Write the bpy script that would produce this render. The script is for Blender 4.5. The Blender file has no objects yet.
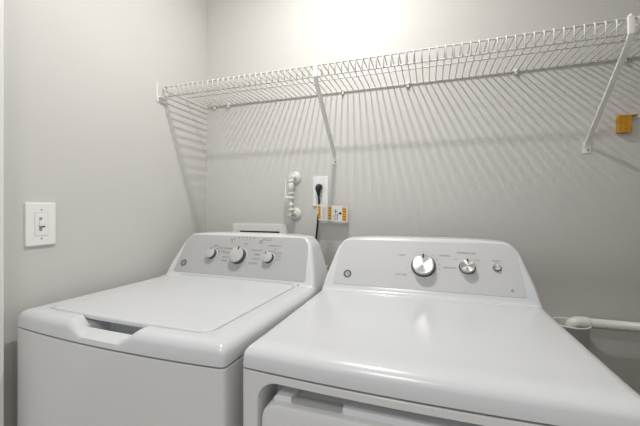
import bpy, bmesh, math, random
import numpy as np
from mathutils import Vector, Matrix
random.seed(4)
S = bpy.context.scene
COL = S.collection
PI = math.pi

# ------------------------------------------------------------------ materials
def mat(name, col, rough=.5, metal=0., coat=0., spec=.5):
    m = bpy.data.materials.new(name); m.use_nodes = True
    b = m.node_tree.nodes['Principled BSDF']
    b.inputs['Base Color'].default_value = (*col, 1)
    b.inputs['Roughness'].default_value = rough
    b.inputs['Metallic'].default_value = metal
    b.inputs['Coat Weight'].default_value = coat
    b.inputs['Coat Roughness'].default_value = .12
    b.inputs['Specular IOR Level'].default_value = spec
    return m

def noisy(m, c1, c2, scale=4., detail=4., bump=0., bscale=120., stops=(.35, .65), stretch=None):
    nt = m.node_tree; N = nt.nodes; L = nt.links
    b = N['Principled BSDF']
    tc = N.new('ShaderNodeTexCoord')
    src = tc.outputs['Object']
    if stretch:
        mp = N.new('ShaderNodeMapping'); mp.inputs['Scale'].default_value = stretch
        L.new(src, mp.inputs['Vector']); src = mp.outputs['Vector']
    n = N.new('ShaderNodeTexNoise'); n.inputs['Scale'].default_value = scale
    n.inputs['Detail'].default_value = detail
    L.new(src, n.inputs['Vector'])
    r = N.new('ShaderNodeValToRGB')
    r.color_ramp.elements[0].position = stops[0]; r.color_ramp.elements[0].color = (*c1, 1)
    r.color_ramp.elements[1].position = stops[1]; r.color_ramp.elements[1].color = (*c2, 1)
    L.new(n.outputs['Fac'], r.inputs['Fac']); L.new(r.outputs['Color'], b.inputs['Base Color'])
    if bump:
        n2 = N.new('ShaderNodeTexNoise'); n2.inputs['Scale'].default_value = bscale
        L.new(tc.outputs['Object'], n2.inputs['Vector'])
        bp = N.new('ShaderNodeBump'); bp.inputs['Strength'].default_value = bump
        bp.inputs['Distance'].default_value = .001
        L.new(n2.outputs['Fac'], bp.inputs['Height']); L.new(bp.outputs['Normal'], b.inputs['Normal'])
    return m

WALLC = (.60, .586, .556)
M_wall = noisy(mat('painted_wall', WALLC, .6), (.632, .62, .594), (.652, .641, .615), 1.6, 6, .12, 160)
M_trimw = mat('trim_white', (.80, .80, .78), .4)
M_ceil = mat('ceiling_paint', (.74, .73, .70), .8)
M_floor = noisy(mat('vinyl_floor', (.35, .3, .25), .5), (.30, .26, .21), (.42, .36, .29), 6, 6, stretch=(1, 6, 1))
M_white = mat('white_enamel', (.668, .680, .690), .24, coat=.25)
M_lid = mat('white_lid_enamel', (.668, .680, .690), .3, coat=.15)
M_cab = noisy(mat('cabinet_enamel', (.76, .76, .755), .32, coat=.2), (.695, .693, .685), (.705, .703, .695), 3)
M_dark = mat('dark_gap', (.03, .03, .03), .7)
M_rubber = mat('rubber_foot', (.05, .05, .05), .8)
M_panel = mat('silver_panel', (.455, .458, .458), .5, metal=0, spec=.3)
M_panel2 = mat('pale_silver_panel', (.57, .573, .576), .5, metal=0, spec=.3)
M_print = mat('grey_print', (.12, .12, .12), .6)
M_print2 = mat('pale_print', (.30, .30, .30), .6)
M_knobw = mat('grey_knob_plastic', (.50, .50, .49), .4)
M_knobside = mat('knob_side', (.13, .13, .13), .35, metal=.5)
M_black = mat('black_plastic', (.012, .012, .012), .4)
M_wire = mat('white_vinyl_wire', (.76, .75, .71), .4)
M_brace = mat('white_steel', (.86, .85, .83), .4)
M_pvc = mat('white_pvc', (.76, .75, .71), .35)
M_cup = mat('grey_cup_plastic', (.60, .59, .56), .4)
M_plate = mat('white_plate', (.87, .87, .85), .35)
M_slot = mat('grey_slot', (.36, .36, .35), .5)
M_orange = noisy(mat('orange_plastic', (.7, .33, .03), .45), (.52, .24, .015), (.66, .33, .025), 30)
M_amber = mat('amber_print', (.80, .42, .06), .5)
M_amberd = mat('brown_print', (.32, .12, .02), .6)
M_paper = mat('white_label_film', (.78, .78, .76), .4)
M_yel = mat('pale_yellow_plastic', (.75, .62, .22), .5)
M_boxshade = mat('box_opening_shade', (.035, .035, .035), .6)
M_brass = mat('brass', (.55, .38, .15), .35, metal=1)

# brushed aluminium dial with a spun finish
M_alu = mat('spun_aluminium', (.72, .72, .71), .28, metal=1)
nt = M_alu.node_tree
tg = nt.nodes.new('ShaderNodeTangent'); tg.direction_type = 'RADIAL'; tg.axis = 'Z'
b = nt.nodes['Principled BSDF']; b.inputs['Anisotropic'].default_value = .85
nt.links.new(tg.outputs['Tangent'], b.inputs['Tangent'])

# ------------------------------------------------------------------ helpers
def link(name, me, m=None, parent=None, smooth=False):
    o = bpy.data.objects.new(name, me); COL.objects.link(o)
    if m is not None:
        for mm in (m if isinstance(m, (list, tuple)) else [m]): me.materials.append(mm)
    if parent is not None: o.parent = parent
    if smooth:
        for p in me.polygons: p.use_smooth = True
    return o

def obj(name, bm, m, parent=None, smooth=False, sharp=None, loc=None):
    me = bpy.data.meshes.new(name)
    bmesh.ops.recalc_face_normals(bm, faces=bm.faces[:])
    bm.to_mesh(me); bm.free()
    o = link(name, me, m, parent, smooth)
    if smooth and sharp is not None:
        me.set_sharp_from_angle(angle=math.radians(sharp))
    if loc is not None: o.location = loc
    return o

def empty(name, loc=(0, 0, 0)):
    o = bpy.data.objects.new(name, None); COL.objects.link(o); o.location = loc
    o.empty_display_size = .1
    return o

def tag(o, label=None, cat=None, group=None, kind=None):
    if label: o['label'] = label
    if cat: o['category'] = cat
    if group: o['group'] = group
    if kind: o['kind'] = kind
    return o

def add_box(bm, x0, x1, y0, y1, z0, z1, bev=0., seg=2, mi=0):
    t = bmesh.new()
    bmesh.ops.create_cube(t, size=1)
    for v in t.verts:
        v.co = ((x0+x1)/2+v.co.x*(x1-x0), (y0+y1)/2+v.co.y*(y1-y0), (z0+z1)/2+v.co.z*(z1-z0))
    if bev: bmesh.ops.bevel(t, geom=t.edges[:], offset=bev, segments=seg, affect='EDGES', profile=.5)
    merge(bm, t, mi)

def merge(bm, t, mi=0, M=None):
    mp = {}
    for v in t.verts:
        mp[v] = bm.verts.new(M @ v.co if M else v.co)
    for f in t.faces:
        try:
            nf = bm.faces.new([mp[v] for v in f.verts]); nf.material_index = mi if mi is not None else f.material_index
            nf.smooth = f.smooth
        except ValueError: pass
    t.free()

def add_tube(bm, pts, r, n=8, mi=0, cap=True):
    pts = [Vector(p) for p in pts]
    rs = r if isinstance(r, (list, tuple)) else [r]*len(pts)
    rings = []; up = None
    for i, p in enumerate(pts):
        a = pts[max(i-1, 0)]; c = pts[min(i+1, len(pts)-1)]
        d = (c-a).normalized()
        if up is None:
            up = Vector((0, 0, 1)) if abs(d.z) < .9 else Vector((1, 0, 0))
        u = (up - d*up.dot(d)).normalized(); w = d.cross(u); up = u
        k = 1.
        if 0 < i < len(pts)-1:
            cs = (p-a).normalized().dot((c-p).normalized()); k = 1/max(.6, math.sqrt((1+cs)/2))
        rings.append([bm.verts.new(p + (u*math.cos(2*PI*j/n)+w*math.sin(2*PI*j/n))*rs[i]*k) for j in range(n)])
    for a, c in zip(rings, rings[1:]):
        for j in range(n):
            f = bm.faces.new((a[j], a[(j+1) % n], c[(j+1) % n], c[j])); f.material_index = mi; f.smooth = True
    if cap:
        for rg in (rings[0], rings[-1]):
            f = bm.faces.new(rg); f.material_index = mi

def curve_pts(ctrl, k=8):
    """Catmull-Rom through control points"""
    c = [Vector(p) for p in ctrl]; c = [c[0]*2-c[1]] + c + [c[-1]*2-c[-2]]
    out = []
    for i in range(1, len(c)-2):
        for j in range(k):
            t = j/k
            out.append(.5*((2*c[i])+(c[i+1]-c[i-1])*t+(2*c[i-1]-5*c[i]+4*c[i+1]-c[i+2])*t*t+(3*c[i]-c[i-1]-3*c[i+1]+c[i+2])*t**3))
    out.append(c[-2]); return out

def add_lathe(bm, prof, n=40, M=None, mis=None):
    """prof: list of (r, z); spins round Z"""
    M = M or Matrix()
    rings = []
    for r, z in prof:
        if r < 1e-6: rings.append([bm.verts.new(M @ Vector((0, 0, z)))])
        else: rings.append([bm.verts.new(M @ Vector((r*math.cos(2*PI*j/n), r*math.sin(2*PI*j/n), z))) for j in range(n)])
    for i, (a, c) in enumerate(zip(rings, rings[1:])):
        for j in range(n):
            k = (j+1) % n
            if len(a) == 1 and len(c) == 1: continue
            if len(a) == 1: vs = (a[0], c[j], c[k])
            elif len(c) == 1: vs = (a[j], a[k], c[0])
            else: vs = (a[j], a[k], c[k], c[j])
            f = bm.faces.new(vs); f.smooth = True
            if mis: f.material_index = mis[i]

def rrect(x0, x1, y0, y1, r, n=8):
    """rounded rectangle, r = radius or (bl, br, tr, tl)"""
    if not isinstance(r, (list, tuple)): r = (r,)*4
    out = []
    for (cx, cy, sx, sy, a0, rr) in ((x0, y0, 1, 1, PI, r[0]), (x1, y0, -1, 1, 1.5*PI, r[1]), (x1, y1, -1, -1, 0, r[2]), (x0, y1, 1, -1, .5*PI, r[3])):
        for k in range(n+1):
            a = a0 + k/n*PI/2
            out.append((cx+sx*rr+rr*math.cos(a), cy+sy*rr+rr*math.sin(a)))
    return out

def add_slab(bm, loop, z0, z1, M=None, bev=0., mi=0):
    """extruded polygon between z0 and z1 with an optional soft top edge"""
    t = bmesh.new()
    cx = sum(p[0] for p in loop)/len(loop); cy = sum(p[1] for p in loop)/len(loop)
    lv = [(0, z0)] + ([(0, z1-bev), (bev*.3, z1-bev*.3), (bev, z1)] if bev else [(0, z1)])
    rings = []
    P = [Vector((x, y)) for x, y in loop]; n = len(P)
    def inset(d):
        if d == 0: return P
        o = []
        for i in range(n):
            a = P[i-1]; c = P[(i+1) % n]
            tt = (c-a).normalized(); nn = Vector((-tt.y, tt.x))
            o.append(P[i]+nn*d)
        return o
    for d, z in lv:
        rings.append([t.verts.new((p.x, p.y, z)) for p in inset(d)])
    for a, c in zip(rings, rings[1:]):
        for i in range(n):
            t.faces.new((a[i], a[(i+1) % n], c[(i+1) % n], c[i]))
    t.faces.new(rings[-1]); t.faces.new(rings[0][::-1])
    merge(bm, t, mi, M)

def add_text(bm, s, x, y, size, z, align='CENTER', mi=0, rot=0.):
    cu = bpy.data.curves.new('lettering_curve', 'FONT'); cu.body = s; cu.size = size
    cu.align_x = align; cu.align_y = 'CENTER'; cu.resolution_u = 2
    o = bpy.data.objects.new('lettering_curve', cu); COL.objects.link(o)
    dg = bpy.context.evaluated_depsgraph_get(); dg.update()
    me = bpy.data.meshes.new_from_object(o.evaluated_get(dg))
    t = bmesh.new(); t.from_mesh(me)
    merge(bm, t, mi, Matrix.Translation((x, y, z)) @ Matrix.Rotation(rot, 4, 'Z'))
    bpy.data.objects.remove(o); bpy.data.curves.remove(cu); bpy.data.meshes.remove(me)

def add_line(bm, x0, y0, x1, y1, w, z, mi=0):
    d = Vector((x1-x0, y1-y0)).normalized(); n = Vector((-d.y, d.x))*w/2
    vs = [bm.verts.new((x0+n.x*s, y0+n.y*s, z)) if e == 0 else bm.verts.new((x1+n.x*s, y1+n.y*s, z)) for e, s in ((0, 1), (0, -1), (1, -1), (1, 1))]
    f = bm.faces.new(vs); f.material_index = mi

def add_arc(bm, cx, cy, r, a0, a1, w, z, n=24, mi=0, sy=1.):
    pr = None
    for i in range(n+1):
        a = a0+(a1-a0)*i/n
        p = [bm.verts.new((cx+(r+s*w/2)*math.cos(a), cy+sy*(r+s*w/2)*math.sin(a), z)) for s in (-1, 1)]
        if pr: f = bm.faces.new((pr[0], pr[1], p[1], p[0])); f.material_index = mi
        pr = p

# ------------------------------------------------------------------ room shell
XL, XR, YB, ZC = -1.13, 1.22, 1.46, 2.56
YF0, YF1 = .44, .562            # closet front wall
def wall(name, *b, m=M_wall):
    bm = bmesh.new(); add_box(bm, *b); o = obj(name, bm, m); tag(o, kind='structure'); return o
wall('wall_back', XL-.1, XR+.1, YB, YB+.1, 0, ZC)
wall('wall_left', XL-.1, XL, YF0, YB, 0, ZC)
wall('wall_right', XR, XR+.1, YF0, YB, 0, ZC)
wall('wall_front', XL-.1, XR+.1, YF0, YF1, 2.08, ZC)
wall('light_block_right', .38, XR+.1, YF0, YF1, 0, 2.08)  # unseen, added to keep hall light off the right of the back wall
wall('ceiling', -2.6, 2.6, -2.4, YB+.1, ZC, ZC+.1, m=M_ceil)
wall('floor', -2.6, 2.6, -2.4, YB+.1, -.1, 0, m=M_floor)
bm = bmesh.new(); add_box(bm, XL-.06, -1.09, YF0-.012, YF1, 0, 2.08, .002); tag(obj('trim_1', bm, M_trimw), kind='structure')
bm = bmesh.new(); add_box(bm, .345, .38, YF0-.01, YF1+.01, 0, 2.08, .002); tag(obj('trim_2', bm, M_trimw), kind='structure')  # unseen jamb edging the added light-blocking wall
bm = bmesh.new(); add_box(bm, XL, XR, YB-.012, YB, 0, .085, .003); tag(obj('baseboard_back', bm, M_trimw), kind='structure')
bm = bmesh.new(); add_box(bm, XL, XL+.012, YF1, YB-.012, 0, .085, .003); tag(obj('baseboard_left', bm, M_trimw), kind='structure')
wall('wall_hall_left', -2.6, XL-.1, YF0, YF1, 0, ZC)
wall('wall_hall_right', XR+.1, 2.6, YF0, YF1, 0, ZC)

# ------------------------------------------------------------------ machines
HW, DEP, SEAM = .345, .70, .889
YFR = .590                       # front corner plane
PY, PZ, TH = 1.115-YFR, .945, math.radians(62)     # console base line (local y), tilt
def smin(a, b, k):
    h = np.clip(.5+.5*(b-a)/k, 0, 1); return b*(1-h)+a*h-k*h*(1-h)
def smax(a, b, k): return -smin(-a, -b, k)
def sstep(a, b, x):
    t = np.clip((x-a)/(b-a), 0, 1); return t*t*(3-2*t)

def front_y(x, bow): return -bow*(1-(x/HW)**2)

def rr_sd(x, y, x0, x1, y0, y1, r):
    cx, cy = (x0+x1)/2, (y0+y1)/2
    qx = np.abs(x-cx)-(x1-x0)/2+r; qy = np.abs(y-cy)-(y1-y0)/2+r
    return np.hypot(np.maximum(qx, 0), np.maximum(qy, 0))+np.minimum(np.maximum(qx, qy), 0)-r

class Shell:
    """the one-piece moulded top with its console, as a height function over the footprint"""
    P = 3.1       # roll of the edges
    PC = 10.       # squareness of the plan corners
    def __init__(s, bow, rs, rf, ztop, lid=None, pocket=False, dish=0.):
        s.bow, s.rs, s.rf, s.ztop, s.lid, s.pocket, s.dish = bow, rs, rf, ztop, lid, pocket, dish
    def yn(s, x, y):
        f = front_y(x, s.bow); return DEP*(y-f)/(DEP-f)      # 0 at bowed front, DEP at back
    def q(s, x, y):
        yn = s.yn(x, y)
        rs = s.rs + (.024-s.rs)*sstep(.44, .56, yn)
        ex = HW-np.abs(x)
        qx = np.clip(1-ex/rs, 0, None)
        qf = np.clip(1-yn/s.rf, 0, None); qb = np.clip(1-(DEP-yn)/.02, 0, None)
        m = s.PC
        return (qx**m+qf**m+qb**m)**(1/m)
    def z(s, x, y, groove=True):
        yn = s.yn(x, y); ax = np.abs(x)
        top = s.ztop + .003*(1-(x/HW)**2) + s.dish*(sstep(.20, .29, ax) + sstep(.10, .04, yn))*.5
        zf = PZ+(y-PY)*math.tan(TH)
        zt = 1.113-.012*(x/.3)**4
        con = smin(zf, zt, .016)
        side = np.where(ax < .30, 1.075-(ax-.30)*1.6, 1.075-(ax-.30)*3.1)
        con = smin(con, side, .03)
        z = smax(top, con, .012)
        if s.lid is not None and groove:
            z = z-.014*sstep(.0056, .0012, s.lid_sd(x, y))
        if s.lid is None: z = z-.010*np.exp(-((yn-(PY-.030))/.0022)**2)*(ax < .318)
        q = np.clip(s.q(x, y), 0, 1)
        base = SEAM+.009
        zz = base+(z-base)*(1-q**s.P)**(1/s.P)
        if s.pocket:
            yy = y-front_y(x, s.bow)
            fl = .9035+.40*np.clip(yy, 0, .033)-.034*sstep(.033, .041, yy)*sstep(.088, .076, ax)
            w = sstep(.116, .052+.030*sstep(.0, .04, yy), ax)*sstep(.105, .092, yn)
            zz = np.minimum(zz, zz*(1-w)+fl*w)
        return zz
    def lid_sd(s, x, y):
        x0, x1, y0, y1, r = s.lid
        return rr_sd(x, y+.010*(1-(x/.27)**2)*(y < .3), x0, x1, y0, y1, r)
    def clampxy(s, x, y):
        for _ in range(6):
            q = s.q(x, y); out = q > 1
            if not out.any(): break
            yn = s.yn(x, y); rs = s.rs + (.024-s.rs)*sstep(.44, .56, yn)
            k = np.where(out, 1/np.maximum(q, 1e-6), 1)
            ux = np.clip(1-(HW-np.abs(x))/rs, 0, None)
            nx = np.where(ux > 0, np.sign(x)*(HW-rs*(1-ux*k)), x)
            uf = np.clip(1-yn/s.rf, 0, None); ub = np.clip(1-(DEP-yn)/.02, 0, None)
            yn2 = np.where(uf > 0, s.rf*(1-uf*k), np.where(ub > 0, DEP-.02*(1-ub*k), yn))
            f = front_y(nx, s.bow); ny = f+yn2*(DEP-f)/DEP
            x = np.where(out, nx, x); y = np.where(out, ny, y)
        return x, y

def lines(a, b, step, dense):
    v = set(np.round(np.arange(a, b+1e-9, step), 6)); v |= {a, b}
    for (p, r, st) in dense:
        v |= set(np.round(np.arange(max(a, p-r), min(b, p+r)+1e-9, st), 6))
    v = sorted(v); out = [v[0]]
    for t in v[1:]:
        if t-out[-1] > 4e-4: out.append(t)
    out[-1] = b
    return np.array(out)

def outline(sh, inset=0., n=220):
    """plan outline of the shell's foot (q = 1), as a loop"""
    pts = []
    u = np.linspace(-1, 1, 60)[:-1]; e = 1.0
    bx = np.concatenate([u, np.ones(59), -u, -np.ones(59)])
    by = np.concatenate([-np.ones(59), u, np.ones(59), -u])
    # finer toward the corners
    bx = np.sin(bx*PI/2); by = np.sin(by*PI/2)
    x = bx*HW; f = front_y(x, sh.bow); y = f+(by+1)/2*(DEP-f)
    x, y = sh.clampxy(x, y)
    cx, cy = 0, DEP/2
    kx = (HW-inset)/HW; ky = (DEP/2-inset)/(DEP/2)
    return [(a*kx, cy+(c-cy)*ky) for a, c in zip(x, y)]

def top_mesh(name, sh, m, parent):
    dx = [(-HW, .03, .0015), (HW, .03, .0015)]
    dy = [(0, .06, .0015), (DEP, .02, .002), (PY, .02, .002), (PY-.030, .009, .0007)]
    if sh.lid: dx += [(sh.lid[0], .006, .0012), (sh.lid[1], .006, .0012)]; dy += [(sh.lid[2], .014, .0015), (sh.lid[3], .006, .0012)]
    xs = lines(-HW, HW, .005, dx); yn = lines(0, DEP, .004, dy)
    X, Yn = np.meshgrid(xs, yn)
    f = front_y(X, sh.bow); Y = f+Yn*(DEP-f)/DEP
    x, y = sh.clampxy(X.ravel(), Y.ravel())
    z = sh.z(x, y)
    nx, ny = len(xs), len(yn)
    V = np.stack([x, y, z], 1).tolist()
    F = []
    for j in range(ny-1):
        for i in range(nx-1):
            a = j*nx+i; F.append((a, a+1, a+nx+1, a+nx))
    # skirt down to the seam
    ring = [i for i in range(nx)] + [j*nx+nx-1 for j in range(1, ny)] + [(ny-1)*nx+i for i in range(nx-2, -1, -1)] + [j*nx for j in range(ny-2, 0, -1)]
    b0 = len(V)
    for k in ring: V.append([V[k][0], V[k][1], SEAM+.0022])
    n = len(ring)
    b1 = len(V)
    for k in ring: V.append([V[k][0]*.955, DEP/2+(V[k][1]-DEP/2)*.955, SEAM+.0022])
    for i in range(n):
        j = (i+1) % n
        F.append((ring[j], ring[i], b0+i, b0+j)); F.append((b0+j, b0+i, b1+i, b1+j))
    me = bpy.data.meshes.new(name); me.from_pydata(V, [], F); me.validate(); me.update()
    o = link(name, me, m, parent, True); me.set_sharp_from_angle(angle=math.radians(50))
    return o

def cabinet_mesh(sh, parent, m, recess=False):
    bm = bmesh.new()
    lv = [(.012, .035), (0, .045), (0, SEAM-.0042), (.0012, SEAM-.0026), (.022, SEAM-.0026), (.022, SEAM+.012)]
    rings = []
    for ins, z in lv:
        rings.append([bm.verts.new((x, y, z)) for x, y in outline(sh, ins)])
    n = len(rings[0])
    for a, c in zip(rings, rings[1:]):
        for i in range(n):
            vs = (a[i], a[(i+1) % n], c[(i+1) % n], c[i])
            if recess and a is rings[1]:
                cx = sum(v.co.x for v in vs)/4; cy = sum(v.co.y for v in vs)/4
                if cy < .05 and abs(cx) < .344 and all(abs(v.co.x) <= .333 for v in vs): continue
            f = bm.faces.new(vs); f.smooth = True
            if a is rings[-2]: f.material_index = 1
    bm.faces.new(rings[0][::-1])
    if recess:
        # the front of the drum housing: a sheet with a deep rounded recess for the door
        xe = max(x for x, y in outline(sh) if y < .05 and abs(x) <= .333)
        xs = lines(-xe, xe, .008, [(-.3025, .04, .002), (.3025, .04, .002)])
        zs = lines(.045, SEAM-.0042, .02, [(.868, .05, .0015), (.868-.62, .05, .0025)])
        ol = sorted([(x, y) for x, y in outline(sh) if y < .05])
        ox = np.array([p[0] for p in ol]); oy = np.array([p[1] for p in ol])
        X, Z = np.meshgrid(xs, zs)
        sd = rr_sd(X, Z, -.3025, .3025, .868-.62, .868, .042)
        dep = .072*sstep(.0035, -.0065, sd)
        Y = np.interp(X, ox, oy)+dep
        g = [[bm.verts.new((X[j, i], Y[j, i], Z[j, i])) for i in range(len(xs))] for j in range(len(zs))]
        for j in range(len(zs)-1):
            for i in range(len(xs)-1):
                f = bm.faces.new((g[j][i], g[j][i+1], g[j+1][i+1], g[j+1][i])); f.smooth = True
    o = obj('cabinet', bm, [m, M_dark], parent)
    o.data.set_sharp_from_angle(angle=math.radians(35))
    for sx in (-.28, .28):
        for y in (.07, DEP-.07):
            b2 = bmesh.new()
            add_lathe(b2, [(0, 0), (.022, 0), (.024, .004), (.022, .012), (.008, .014), (.008, .036), (0, .036)], 20, Matrix.Translation((sx, y, 0)))
            obj('levelling_foot', b2, M_rubber, parent)

def panel(parent, m):
    """the silver control panel lying on the console slope; local axes: x across, y up the slope, z out"""
    bm = bmesh.new()
    loop = []
    base = rrect(-.302, .302, .006, .178, (.006, .006, .036, .036), 8)
    for x, y in base:
        k = 1-.055*np.clip((y-.02)/.158, 0, 1); loop.append((x*k, y))
    add_slab(bm, loop, -.002, .0012, bev=.0008)
    o = obj('control_panel', bm, m, parent)
    o.location = (0, PY, PZ); o.rotation_euler = (TH, 0, 0)
    return o

def knob(parent, x, y, prof, mats, mis, name='knob', label=None, pointer=None, n=48):
    bm = bmesh.new(); add_lathe(bm, prof, n, mis=mis)
    if pointer:
        a, r0, r1, w, z = pointer
        add_line(bm, r0*math.cos(a), r0*math.sin(a), r1*math.cos(a), r1*math.sin(a), w, z, mi=len(mats)-1)
    o = obj(name, bm, mats, parent, True, 40)
    o.location = (x, y, .0012)
    if label: o['label'] = label
    return o

def emblem(parent, x, y, r):
    """round ring emblem with a two-letter script monogram"""
    bm = bmesh.new()
    add_arc(bm, x, y, r, 0, 2*PI, r*.52, .0016, 36)
    for k in range(4):
        a = PI/4+k*PI/2
        add_arc(bm, x+r*.84*math.cos(a), y+r*.84*math.sin(a), r*.13, 0, 2*PI, r*.12, .0016, 12)
    add_text(bm, 'GE', x, y, r*1.15, .0016)
    o = obj('emblem', bm, M_print, parent); o['label'] = 'round dark ring emblem'
    return o

# ---- washing machine
washer = empty('washing_machine', (-.747, .580, 0)); washer.rotation_euler.z = -.030; washer.scale.x = 1.01
tag(washer, 'white top-loading washing machine left of the dryer, against the left wall', 'washing machine')
shw = Shell(.017, .060, .045, .938, lid=(-.275, .273, .040, .520, .030), pocket=True)
cabinet_mesh(shw, washer, M_cab)
top_mesh('top_cover', shw, M_white, washer)
def lid_mesh(sh, parent):
    x0, x1, y0, y1, r = sh.lid
    base = rrect(x0, x1, y0, y1, r, 10)
    P = []
    for i in range(len(base)):       # subdivide the long runs so the front can bow
        a = base[i]; c = base[(i+1) % len(base)]
        k = max(1, int(math.hypot(c[0]-a[0], c[1]-a[1])/.02))
        for j in range(k): P.append((a[0]+(c[0]-a[0])*j/k, a[1]+(c[1]-a[1])*j/k))
    bm = bmesh.new(); rings = []
    cx, cy = (x0+x1)/2, (y0+y1)/2
    def pt(x, y, dz):
        yy = y-(.010*(1-(x/.27)**2))*float(np.clip((.25-y)/.2, 0, 1))
        z = float(np.max(sh.ztop + .003*(1-(x/HW)**2)))+dz
        return (x, yy, z)
    for ins, dz in ((.004, -.011), (.0005, -.010), (0, -.004), (.0008, -.0006), (.003, .0012), (.008, .0016), (.03, .0016), (.08, .0016), (.16, .0016), (.235, .0016)):
        kx = ((x1-x0)/2-ins)/((x1-x0)/2); ky = ((y1-y0)/2-ins)/((y1-y0)/2)
        rings.append([bm.verts.new(pt(cx+(x-cx)*kx, cy+(y-cy)*ky, dz)) for x, y in P])
    n = len(P)
    for a, c in zip(rings, rings[1:]):
        for i in range(n): bm.faces.new((a[i], a[(i+1) % n], c[(i+1) % n], c[i])).smooth = True
    bm.faces.new(rings[-1]); bm.faces.new(rings[0][::-1])
    return obj('lid', bm, M_lid, parent, True, 45)
lid_mesh(shw, washer)
# grey hinge pin at the rear right corner of the lid
bm = bmesh.new(); add_tube(bm, [(.279, .515, .938), (.279, .522, .941)], .0035, 10); obj('hinge_pin', bm, M_slot, washer)
pw = panel(washer, M_panel)
kp = lambda R, h: [(R*1.16, 0), (R*1.16, .002), (R*1.10, .0035), (R, .004), (R*.97, h*.8), (R*.93, h*.95), (R*.86, h), (0, h)]
km = [2, 0, 0, 1, 1, 0, 0]
for (x, y, R, h, a) in ((-.131, .091, .0225, .020, 1.5), (0, .088, .034, .026, 1.42), (.136, .088, .0225, .020, 2.1)):
    knob(pw, x, y, kp(R, h), [M_knobw, M_knobside, M_panel2, M_black], km, pointer=(a, R*.62, R*1.0, R*.16, h+.0004),
         label='large round grey dial' if R > .03 else None)
def words(name, parent, m, items, size, extra=None):
    bm = bmesh.new()
    for tx, x, y in items: add_text(bm, tx, x, y, size, .0016)
    if extra: extra(bm)
    return obj(name, bm, m, parent)
words('dial_lettering', pw, M_print, (('SMALL', -.122, .129), ('MED', -.097, .120), ('LARGE', -.088, .107)), .0085,
      lambda bm: add_arc(bm, -.131, .091, .029, .2, 1.3, .0018, .0016))
words('dial_lettering', pw, M_print, (('NORMAL', -.062, .120), ('WHITES', -.064, .101), ('BULKY', -.062, .082), ('RINSE', -.064, .066), ('OFF', .016, .143),
      ('DELICATES', .074, .118), ('SPEED', .079, .100), ('CASUAL', .078, .082), ('COLORS', .070, .063)), .0098,
      lambda bm: add_arc(bm, 0, .088, .0425, 1.75, 2.9, .0024, .0016))
words('dial_lettering', pw, M_print, (('TEMPERATURE', .150, .140), ('HOT', .156, .126), ('WARM', .173, .111), ('COOL', .177, .098), ('COLD', .175, .084)), .0085,
      lambda bm: add_arc(bm, .136, .088, .029, .6, 1.9, .0018, .0016))
def status(bm):
    for k in range(5): add_line(bm, -.024+k*.018-.003, .171, -.024+k*.018+.003, .171, .0035, .0016)
    for cx, cy in ((-.053, .163), (.085, .163)):
        add_line(bm, cx-.010, cy-.002, cx-.002, cy-.006, .0026, .0016); add_line(bm, cx-.002, cy-.006, cx+.012, cy+.007, .0026, .0016)
    for a, c, d, e in ((.102, .170, .126, .170), (.102, .162, .126, .162), (.102, .162, .102, .170), (.126, .162, .126, .170)):
        add_line(bm, a, c, d, e, .0014, .0016)
words('status_lettering', pw, M_print, (('FILL', -.053, .150), ('LOCK', .083, .150), ('1', -.024, .161), ('2', -.006, .161), ('3', .012, .161), ('4', .030, .161), ('5', .048, .161)), .0085, status)
emblem(pw, -.262, .046, .0115)

# ---- dryer
dryer = empty('clothes_dryer', (-.0245, YFR-.002, 0))
tag(dryer, 'white front-loading clothes dryer right of the washer, with two silver dials', 'dryer')
shd = Shell(.013, .036, .052, .931, dish=.003)
cabinet_mesh(shd, dryer, M_cab, recess=True)
top_mesh('top_cover', shd, M_white, dryer)
pd = panel(dryer, M_panel2)
kd = lambda R, h: [(R*1.13, 0), (R*1.13, .0025), (R*1.06, .004), (R, .0045), (R*.985, h*.35), (R*.93, h*.38), (R*.91, h*.92), (R*.86, h), (R*.80, h), (R*.78, h*.97), (0, h*.95)]
kdm = [1, 1, 2, 2, 2, 1, 0, 0, 0, 0]
knob(pd, .006, .087, kd(.037, .030), [M_alu, M_alu, M_knobside, M_black], kdm, label='large spun aluminium dial', pointer=(PI/2, .020, .0335, .0055, .0308))
knob(pd, .142, .091, kd(.0235, .024), [M_alu, M_alu, M_knobside, M_black], kdm, label='smaller spun aluminium dial', pointer=(PI/2, .013, .0215, .005, .0247))
knob(pd, .229, .096, [(.0125, 0), (.0125, .003), (.0105, .004), (.0105, .007), (.0095, .008), (.004, .0075), (0, .0075)], [M_alu, M_knobside, M_alu], [1, 1, 1, 0, 0, 0], name='start_button')
knob(pd, .265, .026, [(.0042, 0), (.0042, .001), (.003, .0015), (0, .0015)], [M_slot], None, name='indicator_light', n=16)
def marks(bm):
    for k in range(13):
        a = -.5+k*(PI+1.0)/12
        add_line(bm, .006+.049*math.cos(a), .088+.049*math.sin(a), .006+.053*math.cos(a), .088+.053*math.sin(a), .0014, .0016)
words('dial_lettering', pd, M_print, (('TIMED', -.066, .124), ('COTTONS', -.066, .054), ('NORMAL', .075, .128), ('DELICATES', .090, .087)), .0082, marks)
words('dial_lettering', pd, M_print, (('TEMPERATURE', .140, .140),), .0090)
words('dial_marks', pd, M_print2, (('LOW', .109, .118), ('HIGH', .174, .118)), .0065)
words('button_lettering', pd, M_print, (('START', .229, .117),), .0085)
emblem(pd, -.252, .045, .0115)
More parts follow.
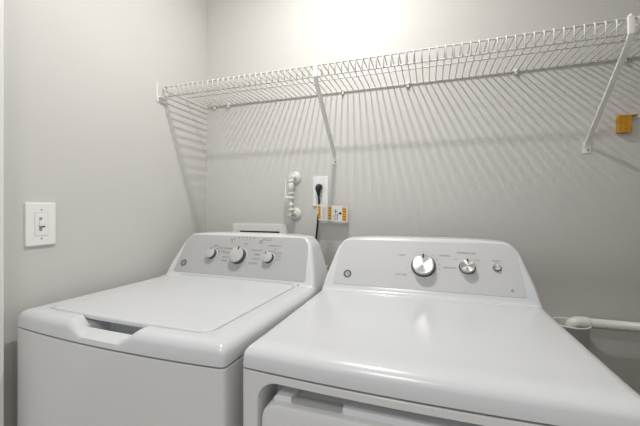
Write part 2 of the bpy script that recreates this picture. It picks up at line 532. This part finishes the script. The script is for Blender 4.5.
# door: front slab, with a rear frame whose top has the finger notch
bm = bmesh.new()
ol = sorted([(x, y) for x, y in outline(shd) if y < .05])
Mx = Matrix(((1, 0, 0, 0), (0, 0, -1, 0), (0, 1, 0, 0), (0, 0, 0, 1)))     # slab's z comes out towards the front
add_slab(bm, rrect(-.292, .292, .262, .836, (.035, .035, .035, .035), 10), -.062, .014, Mx, bev=.007)
door = obj('door', bm, M_cab, dryer, True, 40); 
bm = bmesh.new()
z1 = .848
prof = [(-.270, .80), (.270, .80), (.276, .84), (.270, z1), (-.128, z1), (-.128, .834), (-.232, .834), (-.232, z1), (-.262, z1), (-.270, .842)]
add_slab(bm, prof, -.069, .001, Mx, bev=.0015)
obj('door_frame', bm, M_white, door, True, 30)
bm = bmesh.new(); add_box(bm, -.228, -.132, -.001, .030, .8345, .8365); obj('finger_grip', bm, M_panel2, door)

# ------------------------------------------------------------------ wire shelf
YS, ZS = 1.155, 1.757
shelf = empty('wire_shelf', (0, YB, ZS)); 
tag(shelf, 'long white coated wire shelf fixed along the back wall above the machines', 'shelf')
def lo(p): return (p[0], p[1]-YB, p[2]-ZS)
bm = bmesh.new(); x = -1.116
while x < XR-.01:
    add_tube(bm, [lo((x, 1.4565, ZS+.0042)), lo((x, 1.16, ZS+.0042)), lo((x, YS-.003, ZS+.002)), lo((x, YS-.0045, ZS-.008)), lo((x, YS-.0045, ZS-.045))], .0022, 6)
    x += .0254
obj('deck_wires', bm, M_wire, shelf)
for nm, y, z, r in (('front_rail', YS, ZS, .0031), ('lip_rail', YS, ZS-.042, .0031), ('support_rod', 1.302, ZS, .0028), ('back_rod', 1.4545, ZS, .0031)):
    bm = bmesh.new(); add_tube(bm, [lo((XL+.012, y, z)), lo((XR-.005, y, z))], r, 8); obj(nm, bm, M_wire, shelf)
for z in (ZS, ZS-.042):
    bm = bmesh.new(); add_tube(bm, [lo((XL+.0095, YS, z)), lo((XL+.022, YS, z))], .0048, 10); obj('end_cap', bm, M_slot, shelf)
for cxp in (-1.075, -.991, -.377, -.086, .323, .665, 1.0):
    bm = bmesh.new()
    add_box(bm, cxp-.006, cxp+.006, -.0100, -.0003, -.014, .010, .002)
    add_tube(bm, [(cxp-.007, 1.4535-YB, 0), (cxp+.007, 1.4535-YB, 0)], .0062, 12)
    add_tube(bm, [(cxp, -.008, -.011), (cxp, -.013, -.011)], .004, 10)
    obj('wall_clip', bm, M_wire, shelf)

def brace(xt, xf, label):
    o = empty('shelf_brace', (xf, YB, 1.447)); tag(o, label, 'shelf bracket', 'diagonal shelf braces')
    dx = xt-xf; zt = ZS-1.447
    yf = YS-YB
    bm = bmesh.new()
    # folded steel strut, from the lip down to the wall
    pts = [(dx, yf-.009, zt+.004), (dx, yf-.010, zt-.045), (dx*.9, yf+.012, zt-.070), (dx*.12, -.022, .022), (0, -.0075, .006), (0, -.0058, .000)]
    w = .0092; t = .0024
    rings = []
    for i, p in enumerate(pts):
        p = Vector(p); a = Vector(pts[max(0, i-1)]); c = Vector(pts[min(len(pts)-1, i+1)])
        d = (c-a).normalized(); sx = Vector((1, 0, 0)); n = d.cross(sx).normalized()
        sec = [(-w, -t), (-w*.8, t*.6), (-w*.4, t*.8), (0, t*.85), (w*.4, t*.8), (w*.8, t*.6), (w, -t), (w*.7, -t*.7), (0, t*.5), (-w*.7, -t*.7)]
        rings.append([bm.verts.new(p+sx*u+n*v) for u, v in sec])
    k = len(rings[0])
    for a, c in zip(rings, rings[1:]):
        for j in range(k): bm.faces.new((a[j], a[(j+1) % k], c[(j+1) % k], c[j]))
    bm.faces.new(rings[0]); bm.faces.new(rings[-1][::-1])
    obj('strut', bm, M_brace, o)
    bm = bmesh.new()
    add_tube(bm, [(dx, yf-.009, zt+.003), (dx, yf-.006, zt+.0085), (dx, yf+.003, zt+.0095), (dx, yf+.0065, zt+.004), (dx, yf+.006, zt-.006)], .0035, 8)
    obj('rail_hook', bm, M_brace, o)
    bm = bmesh.new()
    add_slab(bm, rrect(-.0125, .0125, -.024, .016, .004, 5), .0006, .0032, Mx, bev=.0008)
    obj('foot_plate', bm, M_brace, o)
    bm = bmesh.new(); add_lathe(bm, [(0, .0065), (.0025, .0062), (.0042, .0046), (.0046, .0033)], 16, Mx @ Matrix.Translation((.003, -.012, 0)))
    obj('screw', bm, M_slot, o)
    return o
brace(-.403, -.416, 'white diagonal shelf brace above the electrical outlet')
brace(.541, .555, 'white diagonal shelf brace beside the orange bracket at the right')

# end bracket on the left wall
o = empty('shelf_end_bracket', (XL, 1.122, 1.70)); tag(o, 'small white end bracket holding the shelf on the left wall', 'shelf bracket')
bm = bmesh.new()
add_box(bm, 0, .0035, -.004, .004, -.012, .068, .001)
add_box(bm, 0, .003, -.004, .045, -.012, .012, .001)
obj('wall_plate', bm, M_brace, o)
bm = bmesh.new(); add_box(bm, .003, .024, .004, .044, .004, .007, .001); add_box(bm, .003, .022, .040, .0435, .004, .014, .001)
obj('ledge', bm, M_brace, o)

# ------------------------------------------------------------------ things on the walls
# dimmer on the left wall
MxL = Matrix(((0, 0, 1, 0), (1, 0, 0, 0), (0, 1, 0, 0), (0, 0, 0, 1)))   # slab x->Y, y->Z, z->+X
o = empty('dimmer_switch', (XL, .671, 1.171)); tag(o, 'white slide dimmer switch on the left wall beside the washer', 'light switch')
bm = bmesh.new(); add_slab(bm, rrect(-.041, .041, -.0655, .0655, .004, 5), .0004, .0075, MxL, bev=.003); obj('cover_plate', bm, M_plate, o)
bm = bmesh.new(); add_slab(bm, rrect(-.0175, .0175, -.035, .035, .0015, 3), .006, .0088, MxL, bev=.0006); ins = obj('insert', bm, M_plate, o)
bm = bmesh.new()
add_slab(bm, rrect(-.0182, .0182, -.0357, .0357, .0015, 3), .0072, .0077, MxL); obj('insert_gap', bm, M_slot, o)
bm = bmesh.new(); add_slab(bm, rrect(-.007, .001, -.021, .021, .001, 3), .0085, .0091, MxL); obj('slot', bm, M_slot, ins)
bm = bmesh.new(); add_box(bm, .0085, .0150, -.008, .005, -.006, .011, .0015); obj('slider', bm, M_plate, ins)
bm = bmesh.new(); add_slab(bm, rrect(.002, .0075, -.010, -.002, .001, 3), .0085, .0105, MxL); obj('button', bm, M_black, ins)
for z in (-.044, .044):
    bm = bmesh.new(); add_lathe(bm, [(.0028, .0074), (.0026, .0082), (0, .0085)], 14, MxL @ Matrix.Translation((0, z, 0))); obj('screw', bm, M_slot, o)

# outlet on the back wall
o = empty('wall_outlet', (-.486, YB, 1.298)); tag(o, 'white electrical outlet plate on the back wall with a black plug in it', 'outlet')
bm = bmesh.new(); add_slab(bm, rrect(-.038, .038, -.070, .070, .003, 5), .0004, .0065, Mx, bev=.0025); obj('cover_plate', bm, M_plate, o)
for z in (-.026, .026):
    bm = bmesh.new(); add_slab(bm, rrect(-.0165, .0165, z-.0135, z+.0135, .008, 6), .006, .0078, Mx, bev=.0005); f = obj('socket', bm, M_plate, o)
    for sx in (-.0062, .0062):
        bm = bmesh.new(); add_box(bm, sx-.001, sx+.001, -.0081, -.0076, z-.002, z+.006); obj('slit', bm, M_black, f)

# plug and cord
o = empty('power_cord', (-.488, YB, 1.325)); tag(o, 'black power cord plugged into the wall outlet, hanging behind the washer', 'power cord')
bm = bmesh.new()
add_tube(bm, [(0, -.0085, -.008), (0, -.010, -.0065), (0, -.022, -.007), (0, -.027, -.011), (0, -.029, -.019), (0, -.029, -.028), (.0005, -.0285, -.038), (.0015, -.0285, -.050)],
         [.004, .0125, .0145, .0148, .0135, .0105, .0075, .0060], 14)
obj('plug', bm, M_black, o)
bm = bmesh.new()
def w2(p): return (p[0]+.488, p[1]-YB, p[2]-1.325)
cp = [w2((-.486, 1.431, 1.276)), w2((-.484, 1.428, 1.240)), w2((-.489, 1.424, 1.150)), w2((-.494, 1.42, 1.058)), w2((-.468, 1.41, 1.0)), w2((-.438, 1.39, .958)), w2((-.427, 1.38, .90)), w2((-.425, 1.37, .80)), w2((-.43, 1.36, .55)), w2((-.47, 1.33, .34))]
add_tube(bm, curve_pts(cp, 8), .0052, 8); obj('cable', bm, M_black, o)

bm = bmesh.new(); add_tube(bm, [w2((-.4375, 1.3895, .962)), w2((-.4335, 1.387, .950))], .0085, 10); obj('cable_sleeve', bm, M_yel, o)['label'] = 'pale yellow sleeve'

# warning label flag wrapped on the cord
o = empty('warning_tag', (-.484, 1.428, 1.20)); tag(o, 'white label with amber bars wrapped round the black cord below the outlet', 'label')
bm = bmesh.new()
Wd, Hh = .142, .072
def fl(u, v, off):          # u along the flag, v up; swings slightly forward, and tilts down to the right
    x = -.006+u*Wd; z = -.035+v*Hh-.010*u
    y = -.0066-off-.004*math.sin(u*PI)+.006*u
    return (x, y, z)
nn = 16
A = [[bm.verts.new(fl(i/nn, j, 0)) for i in range(nn+1)] for j in (0, 1)]
B = [[bm.verts.new(fl(i/nn, j, -.0012)) for i in range(nn+1)] for j in (0, 1)]
for i in range(nn):
    bm.faces.new((A[0][i], A[0][i+1], A[1][i+1], A[1][i])); bm.faces.new((B[0][i+1], B[0][i], B[1][i], B[1][i+1]))
    for j in (0, 1): bm.faces.new((A[j][i], A[j][i+1], B[j][i+1], B[j][i]))
for i in (0, nn): bm.faces.new((A[0][i], A[1][i], B[1][i], B[0][i]))
sheet = obj('sheet', bm, M_paper, o, True, 30)
bm = bmesh.new(); add_tube(bm, [(.0, 0, -.030), (0, 0, .030)], .0066, 12); obj('wrap', bm, M_paper, o)
def patch(bm, u0, u1, v0, v1, mi=0, k=4, off=.0004):
    g = [[bm.verts.new(fl(u0+(u1-u0)*i/k, v, off)) for i in range(k+1)] for v in (v0, v1)]
    for i in range(k): f = bm.faces.new((g[0][i], g[0][i+1], g[1][i+1], g[1][i])); f.material_index = mi
for u0, u1 in ((.02, .125), (.37, .49), (.83, .965)):
    bm = bmesh.new(); patch(bm, u0, u1, .06, .94)
    for k in range(5): patch(bm, u0+.02, u1-.02, .14+k*.16, .20+k*.16+.02*(k % 2), 1, off=.0008)
    obj('amber_bar', bm, [M_amber, M_amberd], sheet)
bm = bmesh.new()
for k in range(7): patch(bm, .17, .17+.15*(.6+.4*random.random()), .12+k*.11, .155+k*.11, 0)
for k in range(4): patch(bm, .54, .54+.10+.06*random.random(), .10+k*.09, .135+k*.09, 0)
patch(bm, .60, .64, .45, .78); patch(bm, .56, .68, .60, .66); patch(bm, .67, .70, .2, .5)
patch(bm, .74, .81, .46, .60, 1); patch(bm, .71, .75, .50, .56, 1)
obj('lettering', bm, [M_print2, M_black], sheet)

# recessed washing machine supply box
o = empty('supply_box', (-.812, YB, 1.03)); tag(o, 'white recessed laundry supply box in the back wall behind the washer', 'outlet box')
bm = bmesh.new()
x0, x1, z0, z1 = -.152, .152, -.10, .109
i0, i1, k0, k1 = -.112, .114, -.06, .074
for a in ((x0, x1, k1, z1), (x0, x1, z0, k0), (x0, i0, k0, k1), (i1, x1, k0, k1)):
    add_box(bm, a[0], a[1], -.007, -.0005, a[2], a[3], .0012)
obj('frame', bm, M_plate, o)
bm = bmesh.new()
add_box(bm, i0, i1, -.002, -.0006, k0, k1); obj('recess', bm, M_boxshade, o)  # flat dark sheet, the opening's shade put into its colour
for sx in (-.05, .05):
    bm = bmesh.new(); add_tube(bm, [(sx, -.003, -.01), (sx, -.03, -.01), (sx, -.034, -.03)], .008, 10)
    obj('valve', bm, M_brass, o)

# valve assembly between two round wall flanges
o = empty('pipe_valve', (-.615, YB, 1.28)); tag(o, 'white pipe valve between two round wall flanges, left of the outlet', 'valve')
for z in (.086, -.089):
    bm = bmesh.new()
    add_lathe(bm, [(0, 0), (.030, 0), (.031, .003), (.028, .008), (.020, .012), (.013, .0135), (.0125, .016), (0, .016)], 32, Mx @ Matrix.Translation((0, z, 0)))
    obj('flange', bm, M_pvc, o, True, 40)
    bm = bmesh.new()
    s = 1 if z < 0 else -1
    add_tube(bm, curve_pts([(0, -.014, z), (0, -.036, z), (0, -.050, z+s*.006), (0, -.0535, z+s*.020)], 6), .0105, 14)
    add_tube(bm, [(0, -.0535, z+s*.014), (0, -.0535, z+s*.026)], .0135, 14)
    add_tube(bm, [(0, -.060, z-s*.001), (0, -.066, z-s*.001)], .007, 12)
    obj('elbow', bm, M_pvc, o)
bm = bmesh.new()
add_tube(bm, [(0, -.0535, -.070), (0, -.0535, -.010)], .0095, 16)
add_tube(bm, [(0, -.0535, .008), (0, -.0535, .070)], .0125, 16)
obj('tube', bm, M_pvc, o)
bm = bmesh.new()
add_tube(bm, [(0, -.0535, -.052), (0, -.0535, -.040)], .0128, 8); add_tube(bm, [(0, -.0535, -.022), (0, -.0535, -.006)], .0145, 8)
add_tube(bm, [(0, -.0535, .004), (0, -.0535, .012)], .0145, 16)
obj('union_nut', bm, M_pvc, o)
bm = bmesh.new()
add_tube(bm, [(-.010, -.058, -.012), (-.020, -.062, -.012)], .006, 10)
add_box(bm, -.026, -.019, -.069, -.050, -.018, .078, .003)
obj('lever', bm, M_plate, o)
# orange bracket at the right
o = empty('orange_clip', (.668, YB, 1.520)); tag(o, 'orange plastic clip on the back wall at the right edge', 'clip')
bm = bmesh.new()
add_box(bm, -.024, .012, -.020, -.0175, -.030, .031, .001)
add_box(bm, -.026, -.0225, -.020, 0, -.030, .031, .001)
add_box(bm, -.012, .002, -.0212, -.0195, -.018, .020, .0006)
obj('body', bm, M_orange, o)
for z, x1 in ((.0295, .032), (-.0295, .010)):
    bm = bmesh.new(); add_box(bm, -.024, x1, -.0205, 0, z-.0016, z+.0016, .0006); obj('flange', bm, M_orange, o)

# pipe with elbow, right of the dryer
Yp = 1.40
o = empty('wall_pipe', (.50, Yp, .81)); tag(o, 'white pipe with rounded elbow running along the wall right of the dryer', 'pipe')
bm = bmesh.new()
add_tube(bm, [(.030, 0, .001), (XR-.5-.002, 0, .004)], .0165, 20); obj('straight_pipe', bm, M_pvc, o)
bm = bmesh.new()
add_tube(bm, curve_pts([(.038, 0, .001), (.018, 0, .001), (.000, 0, -.002), (-.010, 0, -.012), (-.012, 0, -.028), (-.012, 0, -.05)], 6), [.0205]*31, 20); obj('elbow', bm, M_pvc, o)
o2 = empty('drain_cup', (.484, Yp, .0)); tag(o2, 'white round standpipe cup with a thin rim under the pipe elbow', 'drain pipe')
bm = bmesh.new()
add_lathe(bm, [(.044, .16), (.0535, .795), (.057, .7985), (.058, .801), (.0575, .8035), (.055, .8035), (.052, .795), (.046, .70), (0, .70)], 40); add_lathe(bm, [(.044, .16), (.03, .12), (.028, 0), (0, 0)], 36)
obj('cup', bm, M_cup, o2, True, 50)
bm = bmesh.new(); add_tube(bm, [(.057*math.cos(k*PI/24), .057*math.sin(k*PI/24), .8045) for k in range(49)], .0024, 8); obj('rim', bm, M_plate, o2)

# ------------------------------------------------------------------ lights
def point(name, loc, e, r, col):
    l = bpy.data.lights.new(name, 'POINT'); l.energy = e; l.shadow_soft_size = r; l.color = col
    o = bpy.data.objects.new(name, l); COL.objects.link(o); o.location = loc; return o
def lamp(name, kind, loc, e, size, col=(1, .98, .95), aim=None):
    l = bpy.data.lights.new(name, kind); l.energy = e; l.color = col
    if kind == 'AREA': l.shape = 'DISK'; l.size = size
    else: l.shadow_soft_size = size
    o = bpy.data.objects.new(name, l); COL.objects.link(o); o.location = loc
    if aim: o.rotation_euler = (Vector(aim)-Vector(loc)).to_track_quat('-Z', 'Y').to_euler()
    return o
#LIGHTS0
lamp('closet_ceiling_lamp', 'POINT', (-.35, .86, 2.50), 1.3, .026, (1, .985, .965))
lamp('closet_downlight', 'AREA', (-.35, .86, 2.50), 12.6, .060, (1, .985, .965))
lamp('hall_fill', 'AREA', (-.3, -.7, 2.50), 11, .5)  # added fill with no known fixture, lifts lower walls and machine fronts
WORLD = .70
#LIGHTS1
W = bpy.data.worlds.new('hall_ambient'); S.world = W; W.use_nodes = True
W.node_tree.nodes['Background'].inputs[0].default_value = (.96, .98, 1, 1)
W.node_tree.nodes['Background'].inputs[1].default_value = WORLD

# ------------------------------------------------------------------ camera
cd = bpy.data.cameras.new('camera'); cam = bpy.data.objects.new('camera', cd); COL.objects.link(cam)
cd.sensor_width = 36; cd.sensor_fit = 'HORIZONTAL'; cd.lens = 36*325/640; cd.shift_y = -5/640; cd.clip_start = .02
cam.location = (0, 0, 1.22); cam.rotation_euler = (PI/2, 0, math.atan(109/325))
S.camera = cam
S.view_settings.view_transform = 'Standard'; S.view_settings.look = 'None'
S.view_settings.exposure = 0; S.view_settings.gamma = 1; S.view_settings.use_curve_mapping = False
